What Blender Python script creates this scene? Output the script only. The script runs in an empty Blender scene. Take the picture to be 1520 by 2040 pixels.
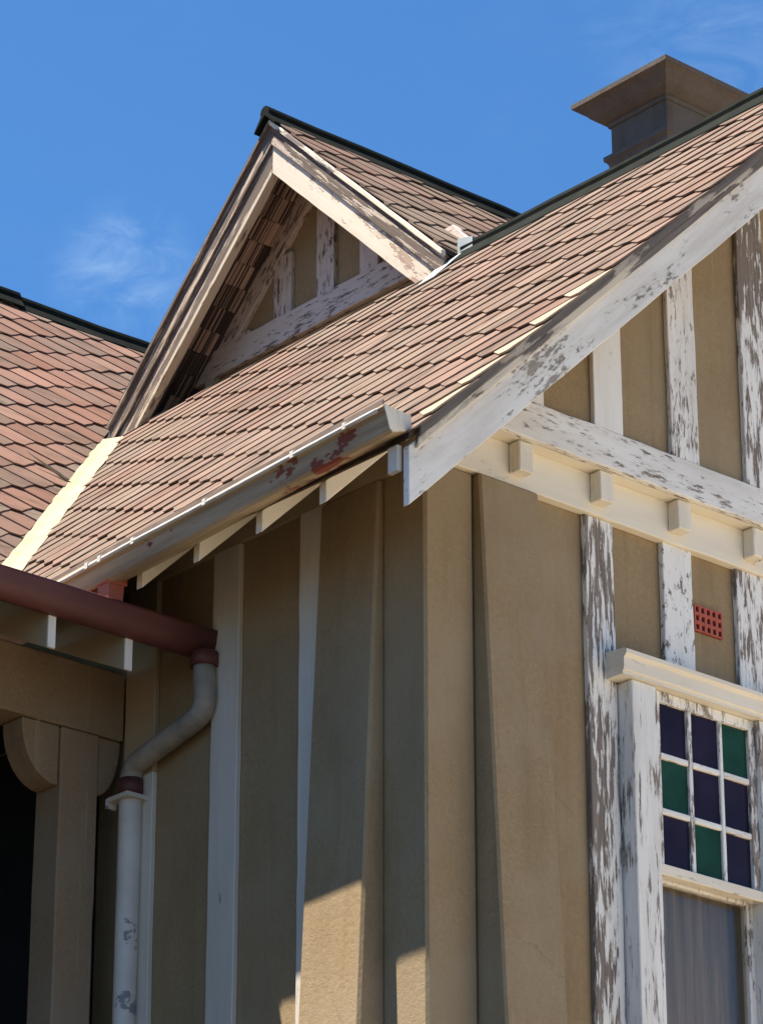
import bpy, bmesh, math, random
from mathutils import Vector, Matrix, noise
V = Vector
rnd = random.Random(7)
scn = bpy.context.scene
COL = scn.collection

# ------------------------------------------------------------------ camera
cam_d = bpy.data.cameras.new("camera"); cam = bpy.data.objects.new("camera", cam_d); COL.objects.link(cam)
scn.camera = cam
CAM = V((-8.744, -9.773, 1.6))
YAW, PITCH, FPX = math.radians(48.95), math.radians(23.35), 7000.0
FWD = V((math.cos(PITCH) * math.cos(YAW), math.cos(PITCH) * math.sin(YAW), math.sin(PITCH)))
cam.location = CAM
cam.rotation_euler = FWD.to_track_quat('-Z', 'Y').to_euler()
cam_d.sensor_fit = 'VERTICAL'; cam_d.sensor_height = 36.0
cam_d.lens = FPX / 2040.0 * 36.0
cam_d.clip_end = 2000.0
RIGHT = V((math.sin(YAW), -math.cos(YAW), 0)); UP = RIGHT.cross(FWD)
def proj(p):                                   # where a point shows in the 1520 x 2040 photograph
    d = V(p) - CAM; z = d.dot(FWD)
    return 760 + FPX * d.dot(RIGHT) / z, 1020 - FPX * d.dot(UP) / z

# ------------------------------------------------------------------ world, sun, exposure
SUN = V((-1.0, 0.70, 2.95)).normalized()
SUN_EL = math.asin(SUN.z); SUN_AZ = math.atan2(SUN.y, SUN.x)
world = bpy.data.worlds.new("World"); scn.world = world; world.use_nodes = True
wn, wl = world.node_tree.nodes, world.node_tree.links
wn.clear()
w_out = wn.new("ShaderNodeOutputWorld"); w_bg = wn.new("ShaderNodeBackground")
w_bg.inputs["Strength"].default_value = 0.05
sky = wn.new("ShaderNodeTexSky"); sky.sky_type = 'NISHITA'; sky.sun_disc = False
sky.sun_elevation = SUN_EL; sky.sun_rotation = (math.pi / 2 - SUN_AZ) % (2 * math.pi)
sky.altitude = 200; sky.air_density = 1.0; sky.dust_density = 0.35; sky.ozone_density = 3.0
wtc = wn.new("ShaderNodeTexCoord")
tint = wn.new("ShaderNodeMix"); tint.data_type = 'RGBA'; tint.blend_type = 'MULTIPLY'; tint.inputs[0].default_value = 1.0
tint.inputs[7].default_value = (0.54, 0.97, 1.30, 1); wl.new(sky.outputs[0], tint.inputs[6])
def sky_noise(scale, loc, detail, rough, dist):
    mp = wn.new("ShaderNodeMapping"); mp.inputs["Scale"].default_value = scale; mp.inputs["Location"].default_value = loc
    wl.new(wtc.outputs["Generated"], mp.inputs["Vector"])
    n = wn.new("ShaderNodeTexNoise"); n.inputs["Scale"].default_value = 1.0; n.inputs["Detail"].default_value = detail
    n.inputs["Roughness"].default_value = rough; n.inputs["Distortion"].default_value = dist
    wl.new(mp.outputs[0], n.inputs["Vector"]); return n.outputs["Fac"]
def sky_range(val, a, b, c, d):
    r = wn.new("ShaderNodeMapRange"); r.interpolation_type = 'SMOOTHSTEP'
    for i, q in enumerate((a, b, c, d)): r.inputs[i + 1].default_value = q
    wl.new(val, r.inputs[0]); return r.outputs[0]
def sky_math(op, a, b):
    m = wn.new("ShaderNodeMath"); m.operation = op
    for i, q in enumerate((a, b)):
        if hasattr(q, "links"): wl.new(q, m.inputs[i])
        else: m.inputs[i].default_value = q
    return m.outputs[0]
def wisp(direction, inner, outer):                       # a soft patch of cirrus round one direction
    dn = wn.new("ShaderNodeVectorMath"); dn.operation = 'DOT_PRODUCT'; dn.inputs[1].default_value = direction
    wl.new(wtc.outputs["Generated"], dn.inputs[0])
    return sky_range(dn.outputs["Value"], math.cos(math.radians(outer)), math.cos(math.radians(inner)), 0.0, 1.0)
n_w = sky_noise((38, 38, 75), (3.1, 0.4, 1.7), 8, 0.62, 1.0)
n_b = sky_noise((5, 5, 9), (0.3, 5.4, 2.7), 4, 0.55, 0.4)
cl = sky_range(n_w, 0.34, 0.88, 0.0, 0.34)
w1 = sky_math('MULTIPLY', cl, wisp((0.5275, 0.7161, 0.4570), 0.0, 1.5))
w2 = sky_math('MULTIPLY', sky_math('MULTIPLY', cl, 0.45), wisp((0.6277, 0.5835, 0.5153), 0.0, 2.2))
w3 = sky_math('MULTIPLY', cl, sky_range(n_b, 0.50, 0.75, 0.0, 0.22))
cf = sky_math('MINIMUM', sky_math('ADD', sky_math('ADD', w1, w2), w3), 0.8)
wmix = wn.new("ShaderNodeMix"); wmix.data_type = 'RGBA'; wmix.inputs[7].default_value = (5.0, 6.6, 8.2, 1)
wl.new(cf, wmix.inputs[0]); wl.new(tint.outputs[2], wmix.inputs[6])
wl.new(wmix.outputs[2], w_bg.inputs["Color"]); wl.new(w_bg.outputs[0], w_out.inputs["Surface"])

sun_d = bpy.data.lights.new("sun", 'SUN'); sun_d.energy = 5.0; sun_d.angle = math.radians(0.5); sun_d.color = (1.0, 0.90, 0.76)
sun = bpy.data.objects.new("sun", sun_d); COL.objects.link(sun)
sun.rotation_euler = (-SUN).to_track_quat('-Z', 'Y').to_euler(); sun.location = (0, 0, 40)

scn.view_settings.view_transform = 'Standard'; scn.view_settings.look = 'None'
scn.view_settings.gamma = 1.0; scn.view_settings.use_curve_mapping = False
scn.view_settings.exposure = 1.5
scn.render.engine = 'CYCLES'
scn.cycles.max_bounces = 8; scn.cycles.diffuse_bounces = 5

# ------------------------------------------------------------------ materials
def new_mat(name):
    m = bpy.data.materials.new(name); m.use_nodes = True
    nt = m.node_tree; nt.nodes.clear()
    out = nt.nodes.new("ShaderNodeOutputMaterial"); b = nt.nodes.new("ShaderNodeBsdfPrincipled")
    nt.links.new(b.outputs[0], out.inputs[0])
    return m, nt, b
def N(nt, t, **kw):
    n = nt.nodes.new(t)
    for k, v in kw.items():
        if k in n.inputs: n.inputs[k].default_value = v
        else: setattr(n, k, v)
    return n
def noise_n(nt, vec, scale, detail=4, rough=0.55, mapscale=None, loc=None):
    if mapscale or loc:
        mp = N(nt, "ShaderNodeMapping"); 
        if mapscale: mp.inputs["Scale"].default_value = mapscale
        if loc: mp.inputs["Location"].default_value = loc
        nt.links.new(vec, mp.inputs["Vector"]); vec = mp.outputs[0]
    n = N(nt, "ShaderNodeTexNoise"); n.inputs["Scale"].default_value = scale; n.inputs["Detail"].default_value = detail; n.inputs["Roughness"].default_value = rough
    nt.links.new(vec, n.inputs["Vector"]); return n.outputs["Fac"]
def rng(nt, val, a, b, c=0.0, d=1.0):
    r = N(nt, "ShaderNodeMapRange"); r.inputs[1].default_value = a; r.inputs[2].default_value = b; r.inputs[3].default_value = c; r.inputs[4].default_value = d
    nt.links.new(val, r.inputs[0]); return r.outputs[0]
def mix(nt, fac, a, b, mode='MIX'):
    m = N(nt, "ShaderNodeMix"); m.data_type = 'RGBA'; m.blend_type = mode
    for sock, v in ((0, fac), (6, a), (7, b)):
        if hasattr(v, "links"): nt.links.new(v, m.inputs[sock])
        elif sock == 0: m.inputs[0].default_value = v
        else: m.inputs[sock].default_value = (*v, 1) if len(v) == 3 else v
    return m.outputs[2]
def math_n(nt, op, a, b=0.0):
    m = N(nt, "ShaderNodeMath"); m.operation = op
    for i, v in enumerate((a, b)):
        if hasattr(v, "links"): nt.links.new(v, m.inputs[i])
        else: m.inputs[i].default_value = v
    return m.outputs[0]
def bump(nt, b, h, strength=0.3, dist=0.01):
    n = N(nt, "ShaderNodeBump"); n.inputs["Strength"].default_value = strength; n.inputs["Distance"].default_value = dist
    nt.links.new(h, n.inputs["Height"]); nt.links.new(n.outputs[0], b.inputs["Normal"])

def board_coord(nt):
    a = N(nt, "ShaderNodeAttribute"); a.attribute_name = "bc"; return a.outputs["Vector"]

def paint_mat(name, paint, peel, under=(0.19, 0.165, 0.148), sx=9.0, sy=34.0, dirt=0.25, rough=0.55, under2=None, big=0.5):
    m, nt, b = new_mat(name); bc = board_coord(nt)
    n1 = noise_n(nt, bc, 1.0, 8, 0.68, (sx, sy, sy)); n2 = noise_n(nt, bc, 1.0, 3, 0.5, (1.3, 4.0, 4.0), (7.3, 1.1, 2.7))
    v = math_n(nt, 'ADD', n1, math_n(nt, 'MULTIPLY', math_n(nt, 'SUBTRACT', n2, 0.5), big))
    thr = 0.5 + (0.5 - peel) * 0.62
    mask = rng(nt, v, thr - 0.012, thr + 0.012)
    rim = rng(nt, v, thr - 0.05, thr)
    n3 = noise_n(nt, bc, 1.0, 6, 0.7, (sx * 2.6, sy * 2.2, sy * 2.2), (5.5, 0.3, 3.1))
    prim = math_n(nt, 'MULTIPLY', rng(nt, math_n(nt, 'ADD', v, math_n(nt, 'MULTIPLY', math_n(nt, 'SUBTRACT', n3, 0.5), 0.35)), thr - 0.05, thr - 0.03), 1.0)
    grain = noise_n(nt, bc, 1.0, 5, 0.6, (2.0, 70.0, 70.0))
    wood = mix(nt, rng(nt, grain, 0.3, 0.7), tuple(c * 0.6 for c in under), tuple(c * 1.35 for c in under))
    if under2: wood = mix(nt, rng(nt, n2, 0.45, 0.6), wood, under2)
    d1 = noise_n(nt, bc, 1.0, 6, 0.65, (1.2, 9.0, 9.0), (2.2, 5.1, 0.7))
    pc = mix(nt, rng(nt, d1, 0.42, 0.72, 0.0, dirt), paint, (0.42, 0.36, 0.27))
    pc = mix(nt, math_n(nt, 'MULTIPLY', rim, 0.3), pc, (0.5, 0.44, 0.34))
    pc = mix(nt, math_n(nt, 'MULTIPLY', prim, 0.75), pc, tuple(0.55 * c + 0.45 * w for c, w in zip(paint, under)))
    crk = noise_n(nt, bc, 1.0, 3, 0.5, (3.0, 130.0, 130.0), (1.5, 6.0, 2.0))
    wood = mix(nt, rng(nt, crk, 0.62, 0.70, 0, 0.8), wood, tuple(c * 0.3 for c in under))
    pc = mix(nt, math_n(nt, 'MULTIPLY', rng(nt, crk, 0.66, 0.70), 0.5 * min(1, peel * 2)), pc, tuple(c * 1.3 for c in under))
    nt.links.new(mix(nt, mask, pc, wood), b.inputs["Base Color"])
    nt.links.new(rng(nt, mask, 0, 1, rough, 0.9), b.inputs["Roughness"])
    h = math_n(nt, 'ADD', math_n(nt, 'MULTIPLY', mask, -0.6), math_n(nt, 'MULTIPLY', grain, 0.25))
    bump(nt, b, h, 0.5, 0.006)
    return m
WHITE = (0.78, 0.765, 0.72); CREAM = (0.75, 0.69, 0.565)
M_clean = paint_mat("white_paint", WHITE, 0.10, dirt=0.3)
M_light = paint_mat("white_paint_chipped", WHITE, 0.36, dirt=0.45, under=(0.24, 0.20, 0.17), sx=10, sy=46)
M_mid = paint_mat("white_paint_flaking", WHITE, 0.44, under=(0.20, 0.165, 0.14), sx=7, sy=46)
M_heavy = paint_mat("white_paint_peeling", WHITE, 0.50, under=(0.20, 0.165, 0.14), sx=6, sy=46, big=0.6)
M_pale = paint_mat("faded_cream_paint", (0.50, 0.42, 0.31), 0.36, under=(0.16, 0.12, 0.09), sx=5, sy=26, dirt=0.5)
M_gcream = paint_mat("stained_cream_paint", (0.62, 0.54, 0.43), 0.36, under=(0.34, 0.25, 0.19), sx=6, sy=18, dirt=0.7)
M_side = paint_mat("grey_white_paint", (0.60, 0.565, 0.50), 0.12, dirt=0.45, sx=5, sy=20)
M_chip = paint_mat("white_paint_speckled", WHITE, 0.37, under=(0.16, 0.12, 0.105), sx=17, sy=36, dirt=0.3, big=0.3)
M_barge = paint_mat("white_barge_paint", (0.78, 0.75, 0.68), 0.315, under=(0.29, 0.26, 0.22), dirt=0.6, sx=14, sy=44, big=0.75)
M_cream = paint_mat("cream_paint", CREAM, 0.08, dirt=0.25)
M_tan = paint_mat("tan_paint_and_shade", (0.40, 0.315, 0.205), 0.06, dirt=0.3)  # also stands in for shade at the verandah corner
M_creamw = paint_mat("cream_paint_chipped", CREAM, 0.24, dirt=0.35)
M_worn = paint_mat("weathered_timber", (0.44, 0.35, 0.27), 0.585, under=(0.110, 0.080, 0.062), sx=3.0, sy=44, big=0.35)
M_capstrip = paint_mat("weathered_capping", (0.66, 0.58, 0.45), 0.36, under=(0.16, 0.135, 0.12), sx=1.6, sy=12, big=0.9)
M_grey = paint_mat("grey_timber", (0.42, 0.38, 0.32), 0.66, under=(0.13, 0.12, 0.115), sx=2.0, sy=12)
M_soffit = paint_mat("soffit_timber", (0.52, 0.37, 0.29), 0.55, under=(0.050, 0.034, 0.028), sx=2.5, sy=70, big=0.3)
M_pinkish = paint_mat("faded_paint", (0.58, 0.49, 0.43), 0.34, under=(0.17, 0.12, 0.10), sx=9, sy=40, big=0.4, dirt=0.5)

def plaster_mat(name, col, col2, stain=0.5):
    m, nt, b = new_mat(name); g = N(nt, "ShaderNodeNewGeometry"); p = g.outputs["Position"]
    a = noise_n(nt, p, 3.0, 6, 0.6); s = noise_n(nt, p, 1.0, 5, 0.6, (7, 7, 0.9)); f = noise_n(nt, p, 170, 3, 0.6); f2 = noise_n(nt, p, 42, 4, 0.6)
    c = mix(nt, rng(nt, a, 0.3, 0.7), col, col2)
    c = mix(nt, rng(nt, s, 0.5, 0.72, 0, stain), c, tuple(x * 0.62 for x in col))
    c = mix(nt, rng(nt, f, 0.3, 0.7, 0.0, 0.6), c, tuple(x * 0.68 for x in col))
    c = mix(nt, rng(nt, f2, 0.35, 0.65, 0.0, 0.38), c, tuple(x * 0.66 for x in col))
    gr = noise_n(nt, p, 95, 2, 0.5, None, (6, 3, 8))
    c = mix(nt, rng(nt, gr, 0.60, 0.74, 0.0, 0.22), c, tuple(min(1, x * 1.35) for x in col2))
    pt = noise_n(nt, p, 1.5, 4, 0.55, None, (9, 2, 5))
    c = mix(nt, rng(nt, pt, 0.45, 0.62, 0, 0.55), c, tuple(x * k for x, k in zip(col2, (0.85, 0.92, 1.05))))
    rn = noise_n(nt, p, 1.0, 5, 0.65, (16, 16, 0.55), (1, 4, 0))
    c = mix(nt, rng(nt, rn, 0.58, 0.74, 0, 0.4), c, tuple(x * 0.6 for x in col))
    c = mix(nt, rng(nt, rn, 0.36, 0.28, 0, 0.45), c, tuple(min(1, x * 1.25) for x in col2))
    spk = noise_n(nt, p, 1.0, 2, 0.5, (22, 22, 6.0), (3, 8, 1)); 
    c = mix(nt, rng(nt, spk, 0.765, 0.79, 0, 0.7), c, (0.62, 0.55, 0.43))
    vor = N(nt, "ShaderNodeTexVoronoi"); vor.feature = 'DISTANCE_TO_EDGE'; vor.inputs["Scale"].default_value = 1.15
    wv = N(nt, "ShaderNodeMapping"); nt.links.new(p, wv.inputs["Vector"])
    nz = N(nt, "ShaderNodeTexNoise"); nz.inputs["Scale"].default_value = 4; nz.inputs["Detail"].default_value = 5; nt.links.new(p, nz.inputs["Vector"])
    pv = N(nt, "ShaderNodeVectorMath"); pv.operation = 'ADD'; nt.links.new(p, pv.inputs[0])
    sc = N(nt, "ShaderNodeVectorMath"); sc.operation = 'SCALE'; sc.inputs["Scale"].default_value = 0.35; nt.links.new(nz.outputs["Color"], sc.inputs[0]); nt.links.new(sc.outputs[0], pv.inputs[1])
    nt.links.new(pv.outputs[0], vor.inputs["Vector"])
    crack = rng(nt, vor.outputs["Distance"], 0.0, 0.006, 1.0, 0.0)
    crack = math_n(nt, 'MULTIPLY', crack, rng(nt, a, 0.5, 0.6))
    c = mix(nt, math_n(nt, 'MULTIPLY', crack, 0.3), c, tuple(x * 0.35 for x in col))
    nt.links.new(c, b.inputs["Base Color"]); b.inputs["Roughness"].default_value = 0.92
    b.inputs["Specular IOR Level"].default_value = 0.2
    h = math_n(nt, 'ADD', math_n(nt, 'MULTIPLY', f2, 0.6), math_n(nt, 'MULTIPLY', f, 0.4))
    bump(nt, b, h, 0.6, 0.007)
    return m
M_plaster = plaster_mat("tan_plaster", (0.315, 0.226, 0.125), (0.375, 0.276, 0.158))
M_chimney = plaster_mat("chimney_render", (0.125, 0.10, 0.082), (0.165, 0.135, 0.11), 0.9)
M_verandah = plaster_mat("verandah_paint", (0.29, 0.205, 0.125), (0.34, 0.245, 0.155), 0.4)
M_dark = plaster_mat("verandah_shade_dark", (0.012, 0.014, 0.018), (0.018, 0.02, 0.023), 0.4)  # near-black: the deep verandah shade is put into the colour

def tile_mat(name="terracotta_slate", lo=(0.145, 0.090, 0.072), hi=(0.225, 0.150, 0.124), grey=0.8, dark=0.65):
    m, nt, b = new_mat(name); g = N(nt, "ShaderNodeNewGeometry"); p = g.outputs["Position"]
    oi = N(nt, "ShaderNodeObjectInfo")
    r = math_n(nt, 'FRACT', math_n(nt, 'ADD', oi.outputs["Random"], g.outputs["Random Per Island"]))
    r2 = math_n(nt, 'FRACT', math_n(nt, 'MULTIPLY', r, 17.31))
    big = noise_n(nt, p, 0.9, 5, 0.6); mid = noise_n(nt, p, 7, 5, 0.65); fine = noise_n(nt, p, 90, 3, 0.6)
    c = mix(nt, r, lo, hi)
    c = mix(nt, rng(nt, r2, 0.5, 1.0, 0, 0.85), c, (0.125, 0.095, 0.080))
    c = mix(nt, rng(nt, big, 0.38, 0.60, 0, grey), c, (0.190, 0.155, 0.125))       # lichen-grey weathering
    c = mix(nt, rng(nt, mid, 0.5, 0.8, 0, 0.5), c, (0.085, 0.058, 0.044))
    c = mix(nt, rng(nt, fine, 0.35, 0.7, 0, 0.35), c, (0.20, 0.138, 0.10))
    lic = noise_n(nt, p, 2.3, 6, 0.7, None, (4, 1, 9))
    c = mix(nt, rng(nt, lic, 0.62, 0.72, 0, 0.5), c, (0.23, 0.18, 0.09))
    stk = noise_n(nt, p, 1.0, 5, 0.65, (2.2, 9.0, 2.2), (2, 7, 3))
    c = mix(nt, rng(nt, stk, 0.52, 0.64, 0, dark), c, (0.070, 0.053, 0.043))
    spt = noise_n(nt, p, 26, 3, 0.6, None, (1, 1, 4))
    c = mix(nt, rng(nt, spt, 0.70, 0.75, 0, 0.55), c, (0.30, 0.25, 0.19))
    nt.links.new(c, b.inputs["Base Color"]); b.inputs["Roughness"].default_value = 0.95
    b.inputs["Specular IOR Level"].default_value = 0.04
    bump(nt, b, math_n(nt, 'ADD', math_n(nt, 'MULTIPLY', mid, 0.6), math_n(nt, 'MULTIPLY', fine, 0.4)), 0.25, 0.003)
    return m
M_tile = tile_mat()
M_tile_lit = tile_mat("slope_lit_slate", (0.185, 0.095, 0.072), (0.285, 0.165, 0.130), 0.3, 0.4)  # same slates; redder tone stands in for how light strikes the main roof

def simple(name, c1, c2, scale=6, rough=0.6, metal=0.0, bmp=0.2, stretch=None, dist=0.004):
    m, nt, b = new_mat(name); g = N(nt, "ShaderNodeNewGeometry")
    n = noise_n(nt, g.outputs["Position"], scale, 6, 0.62, stretch)
    nt.links.new(mix(nt, rng(nt, n, 0.32, 0.68), c1, c2), b.inputs["Base Color"])
    b.inputs["Roughness"].default_value = rough; b.inputs["Metallic"].default_value = metal
    if bmp: bump(nt, b, n, bmp, dist)
    return m
M_ridge = simple("dark_green_metal", (0.005, 0.007, 0.006), (0.012, 0.015, 0.012), 9, 0.85)
M_ridge.node_tree.nodes["Principled BSDF"].inputs["Specular IOR Level"].default_value = 0.06
M_bead = simple("white_gutter_bead", (0.40, 0.38, 0.35), (0.58, 0.56, 0.53), 14, 0.5)
M_capbrown = simple("brown_stained_metal", (0.10, 0.07, 0.055), (0.20, 0.15, 0.12), 7, 0.7)
M_galv = simple("galvanised_metal", (0.30, 0.34, 0.34), (0.42, 0.45, 0.44), 8, 0.5, 0.2)
M_flash = simple("cream_valley_metal", (0.27, 0.22, 0.135), (0.37, 0.31, 0.20), 4, 0.8)
M_redgut = simple("red_gutter_paint", (0.085, 0.022, 0.020), (0.12, 0.036, 0.030), 4, 0.6)
M_redpaint = simple("red_spout_paint", (0.30, 0.085, 0.06), (0.36, 0.11, 0.08), 8, 0.6)
M_deck = simple("dark_roof_felt", (0.03, 0.022, 0.018), (0.05, 0.035, 0.03), 8, 0.9)
M_under = simple("soffit_boards_paint", (0.26, 0.20, 0.13), (0.32, 0.25, 0.165), 5, 0.7)
M_vent = simple("terracotta_vent", (0.36, 0.075, 0.045), (0.44, 0.10, 0.06), 20, 0.8)
M_hole = simple("dark_hole", (0.02, 0.012, 0.01), (0.03, 0.02, 0.015), 8, 0.9, bmp=0)
M_curtain = simple("grey_curtain", (0.19, 0.165, 0.135), (0.33, 0.29, 0.245), 3, 0.9, bmp=0, stretch=(14, 14, 0.6))
M_slate2 = simple("pale_verge_slate", (0.25, 0.18, 0.125), (0.36, 0.28, 0.20), 14, 0.9)  # lighter tone for some of the slates, mostly cut ones
M_ground = simple("dry_earth", (0.050, 0.040, 0.026), (0.085, 0.066, 0.042), 0.7, 0.95, bmp=0.3, dist=0.05)  # dry earth tone, kept dark so little light bounces on to the eave wall
M_bounce = simple("bounce_paving", (0.50, 0.42, 0.31), (0.60, 0.51, 0.38), 0.9, 0.9, bmp=0.2, dist=0.01)
M_room = simple("room_paint", (0.25, 0.23, 0.2), (0.28, 0.26, 0.22), 3, 0.9, bmp=0)

def gutter_mat():
    m, nt, b = new_mat("worn_gutter_paint"); bc = board_coord(nt)
    sep = N(nt, "ShaderNodeSeparateXYZ"); nt.links.new(bc, sep.inputs[0])
    n1 = noise_n(nt, bc, 1.0, 6, 0.6, (4.5, 9, 9), (0.35, 0.2, 0)); n2 = noise_n(nt, bc, 1.0, 4, 0.55, (1.5, 20, 20))
    base = mix(nt, rng(nt, n2, 0.35, 0.7), (0.27, 0.20, 0.13), (0.46, 0.37, 0.255))
    far = rng(nt, sep.outputs[0], 1.85, 2.35)                       # the older red paint shows towards the far end
    spot = math_n(nt, 'MULTIPLY', rng(nt, sep.outputs[0], 0.12, 0.25), rng(nt, sep.outputs[0], 0.80, 0.62))
    t = math_n(nt, 'ADD', n1, math_n(nt, 'ADD', math_n(nt, 'MULTIPLY', far, 0.36), math_n(nt, 'MULTIPLY', spot, 0.135)))
    nt.links.new(mix(nt, rng(nt, t, 0.64, 0.66), base, (0.20, 0.062, 0.045)), b.inputs["Base Color"])
    b.inputs["Roughness"].default_value = 0.8; b.inputs["Specular IOR Level"].default_value = 0.12
    bump(nt, b, t, 0.15, 0.003); return m
M_gutter = gutter_mat()
def pipe_mat():
    m, nt, b = new_mat("worn_downpipe_paint"); g = N(nt, "ShaderNodeNewGeometry"); p = g.outputs["Position"]
    n1 = noise_n(nt, p, 9, 5, 0.6); n2 = noise_n(nt, p, 3, 5, 0.6)
    c = mix(nt, rng(nt, n2, 0.35, 0.65), (0.50, 0.47, 0.42), (0.64, 0.61, 0.56))
    nt.links.new(mix(nt, rng(nt, n1, 0.6, 0.63), c, (0.22, 0.21, 0.22)), b.inputs["Base Color"])
    b.inputs["Roughness"].default_value = 0.5; return m
M_pipe = pipe_mat()
M_offset = simple("dull_zinc_paint", (0.17, 0.155, 0.135), (0.36, 0.325, 0.27), 7, 0.7)
def glass_mat(name, col, rough=0.06):
    m, nt, b = new_mat(name); g = N(nt, "ShaderNodeNewGeometry")
    n = noise_n(nt, g.outputs["Position"], 5, 3, 0.5)
    nt.links.new(mix(nt, rng(nt, n, 0.3, 0.7), tuple(c * 0.7 for c in col), tuple(c * 1.3 for c in col)), b.inputs["Base Color"])
    b.inputs["Roughness"].default_value = rough; b.inputs["Specular IOR Level"].default_value = 0.14
    bump(nt, b, n, 0.08, 0.02); return m
M_purple = glass_mat("purple_glass", (0.020, 0.013, 0.026)); M_green = glass_mat("green_glass", (0.014, 0.050, 0.028))
def clear_mat():
    m, nt, b = new_mat("window_glass"); b.inputs["Base Color"].default_value = (0.8, 0.88, 0.9, 1)
    b.inputs["Roughness"].default_value = 0.03
    tr = N(nt, "ShaderNodeBsdfTransparent"); tr.inputs[0].default_value = (0.88, 0.86, 0.82, 1)
    gl = N(nt, "ShaderNodeBsdfGlossy"); gl.inputs["Roughness"].default_value = 0.03
    mx = N(nt, "ShaderNodeMixShader"); mx.inputs[0].default_value = 0.06; nt.links.new(tr.outputs[0], mx.inputs[1]); nt.links.new(gl.outputs[0], mx.inputs[2])
    out = [n for n in nt.nodes if n.type == 'OUTPUT_MATERIAL'][0]; nt.links.new(mx.outputs[0], out.inputs[0]); nt.nodes.remove(b); return m
M_glass = clear_mat()

# ------------------------------------------------------------------ mesh helpers
def link(name, me, mat, parent=None, label=None, kind=None):
    o = bpy.data.objects.new(name, me); COL.objects.link(o)
    if mat and not me.materials: me.materials.append(mat)
    if parent: o.parent = parent
    if label: o["label"] = label
    if kind: o["kind"] = kind
    return o
def finish(bm, name, mat, parent, along=None, depth=None, org=None, bevel=0.0, smooth=False, label=None, kind=None):
    bmesh.ops.recalc_face_normals(bm, faces=bm.faces)
    if bevel:
        es = [e for e in bm.edges if len(e.link_faces) == 2 and e.calc_face_angle(0) > 0.5]
        bmesh.ops.bevel(bm, geom=es, offset=bevel, segments=1, affect='EDGES', clamp_overlap=True)
    me = bpy.data.meshes.new(name); bm.to_mesh(me); bm.free()
    if smooth:
        for p in me.polygons: p.use_smooth = True
    if along is not None:
        X = V(along).normalized(); Z = V(depth).normalized(); Y = Z.cross(X)
        off = V((rnd.uniform(0, 40), rnd.uniform(0, 40), rnd.uniform(0, 40))); org = V(org)
        at = me.attributes.new("bc", 'FLOAT_VECTOR', 'POINT')
        for i, v in enumerate(me.vertices):
            d = v.co - org; at.data[i].vector = (d.dot(X) + off.x, d.dot(Y) + off.y, d.dot(Z) + off.z)
    return link(name, me, mat, parent, label, kind)
def prism(name, parent, mat, pts, ext, along=None, bevel=0.003, wob=0.0, label=None, step=0.14):
    """Solid of the planar outline pts pushed along ext; the long edges waver a little like old timber."""
    pts = [V(p) for p in pts]; ext = V(ext)
    if along is None: along = max((pts[(i + 1) % len(pts)] - pts[i] for i in range(len(pts))), key=lambda d: d.length)
    X = V(along).normalized(); Zd = ext.normalized(); Y = Zd.cross(X).normalized()
    if wob:
        new = []
        sd = rnd.uniform(0, 99)
        for i, p in enumerate(pts):
            q = pts[(i + 1) % len(pts)]; d = q - p; new.append(p)
            if abs(d.normalized().dot(X)) > 0.8 and d.length > 2 * step:
                n = int(d.length / step)
                for k in range(1, n):
                    r = p + d * (k / n); s = r.dot(X)
                    new.append(r + Y * (wob * 2 * noise.noise(V((s * 9, sd + i * 7, 0)))))
        pts = new
    bm = bmesh.new()
    a = [bm.verts.new(p) for p in pts]; b = [bm.verts.new(p + ext) for p in pts]
    bm.faces.new(a[::-1]); bm.faces.new(b)
    n = len(pts)
    for i in range(n): bm.faces.new((a[i], a[(i + 1) % n], b[(i + 1) % n], b[i]))
    return finish(bm, name, mat, parent, X, Zd, pts[0], bevel, label=label)
def box(name, parent, mat, lo, hi, axis='z', bevel=0.003, wob=0.0, label=None, face=None):
    """Axis-aligned timber or block: axis = its long direction, face = the axis its outline is pushed along."""
    (x0, y0, z0), (x1, y1, z1) = lo, hi
    if face is None: face = 'y' if axis in 'xz' else 'x'
    if face == 'y': pts = [(x0, y0, z0), (x1, y0, z0), (x1, y0, z1), (x0, y0, z1)]; ext = (0, y1 - y0, 0)
    elif face == 'x': pts = [(x0, y0, z0), (x0, y1, z0), (x0, y1, z1), (x0, y0, z1)]; ext = (x1 - x0, 0, 0)
    else: pts = [(x0, y0, z0), (x1, y0, z0), (x1, y1, z0), (x0, y1, z0)]; ext = (0, 0, z1 - z0)
    al = {'x': (1, 0, 0), 'y': (0, 1, 0), 'z': (0, 0, 1)}[axis]
    return prism(name, parent, mat, pts, ext, al, bevel, wob, label)
def multi(name, parent, mat, solids, bevel=0.0, label=None, along=(1, 0, 0), depth=(0, 1, 0)):
    """Several outlines with their pushes joined into one part."""
    bm = bmesh.new()
    for pts, ext in solids:
        ext = V(ext); a = [bm.verts.new(V(p)) for p in pts]; b = [bm.verts.new(V(p) + ext) for p in pts]
        bm.faces.new(a[::-1]); bm.faces.new(b); n = len(a)
        for i in range(n): bm.faces.new((a[i], a[(i + 1) % n], b[(i + 1) % n], b[i]))
    return finish(bm, name, mat, parent, along, depth, (0, 0, 0), bevel, label=label)
def bx(x0, y0, z0, x1, y1, z1): return ([(x0, y0, z0), (x1, y0, z0), (x1, y0, z1), (x0, y0, z1)], (0, y1 - y0, 0))
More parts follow.
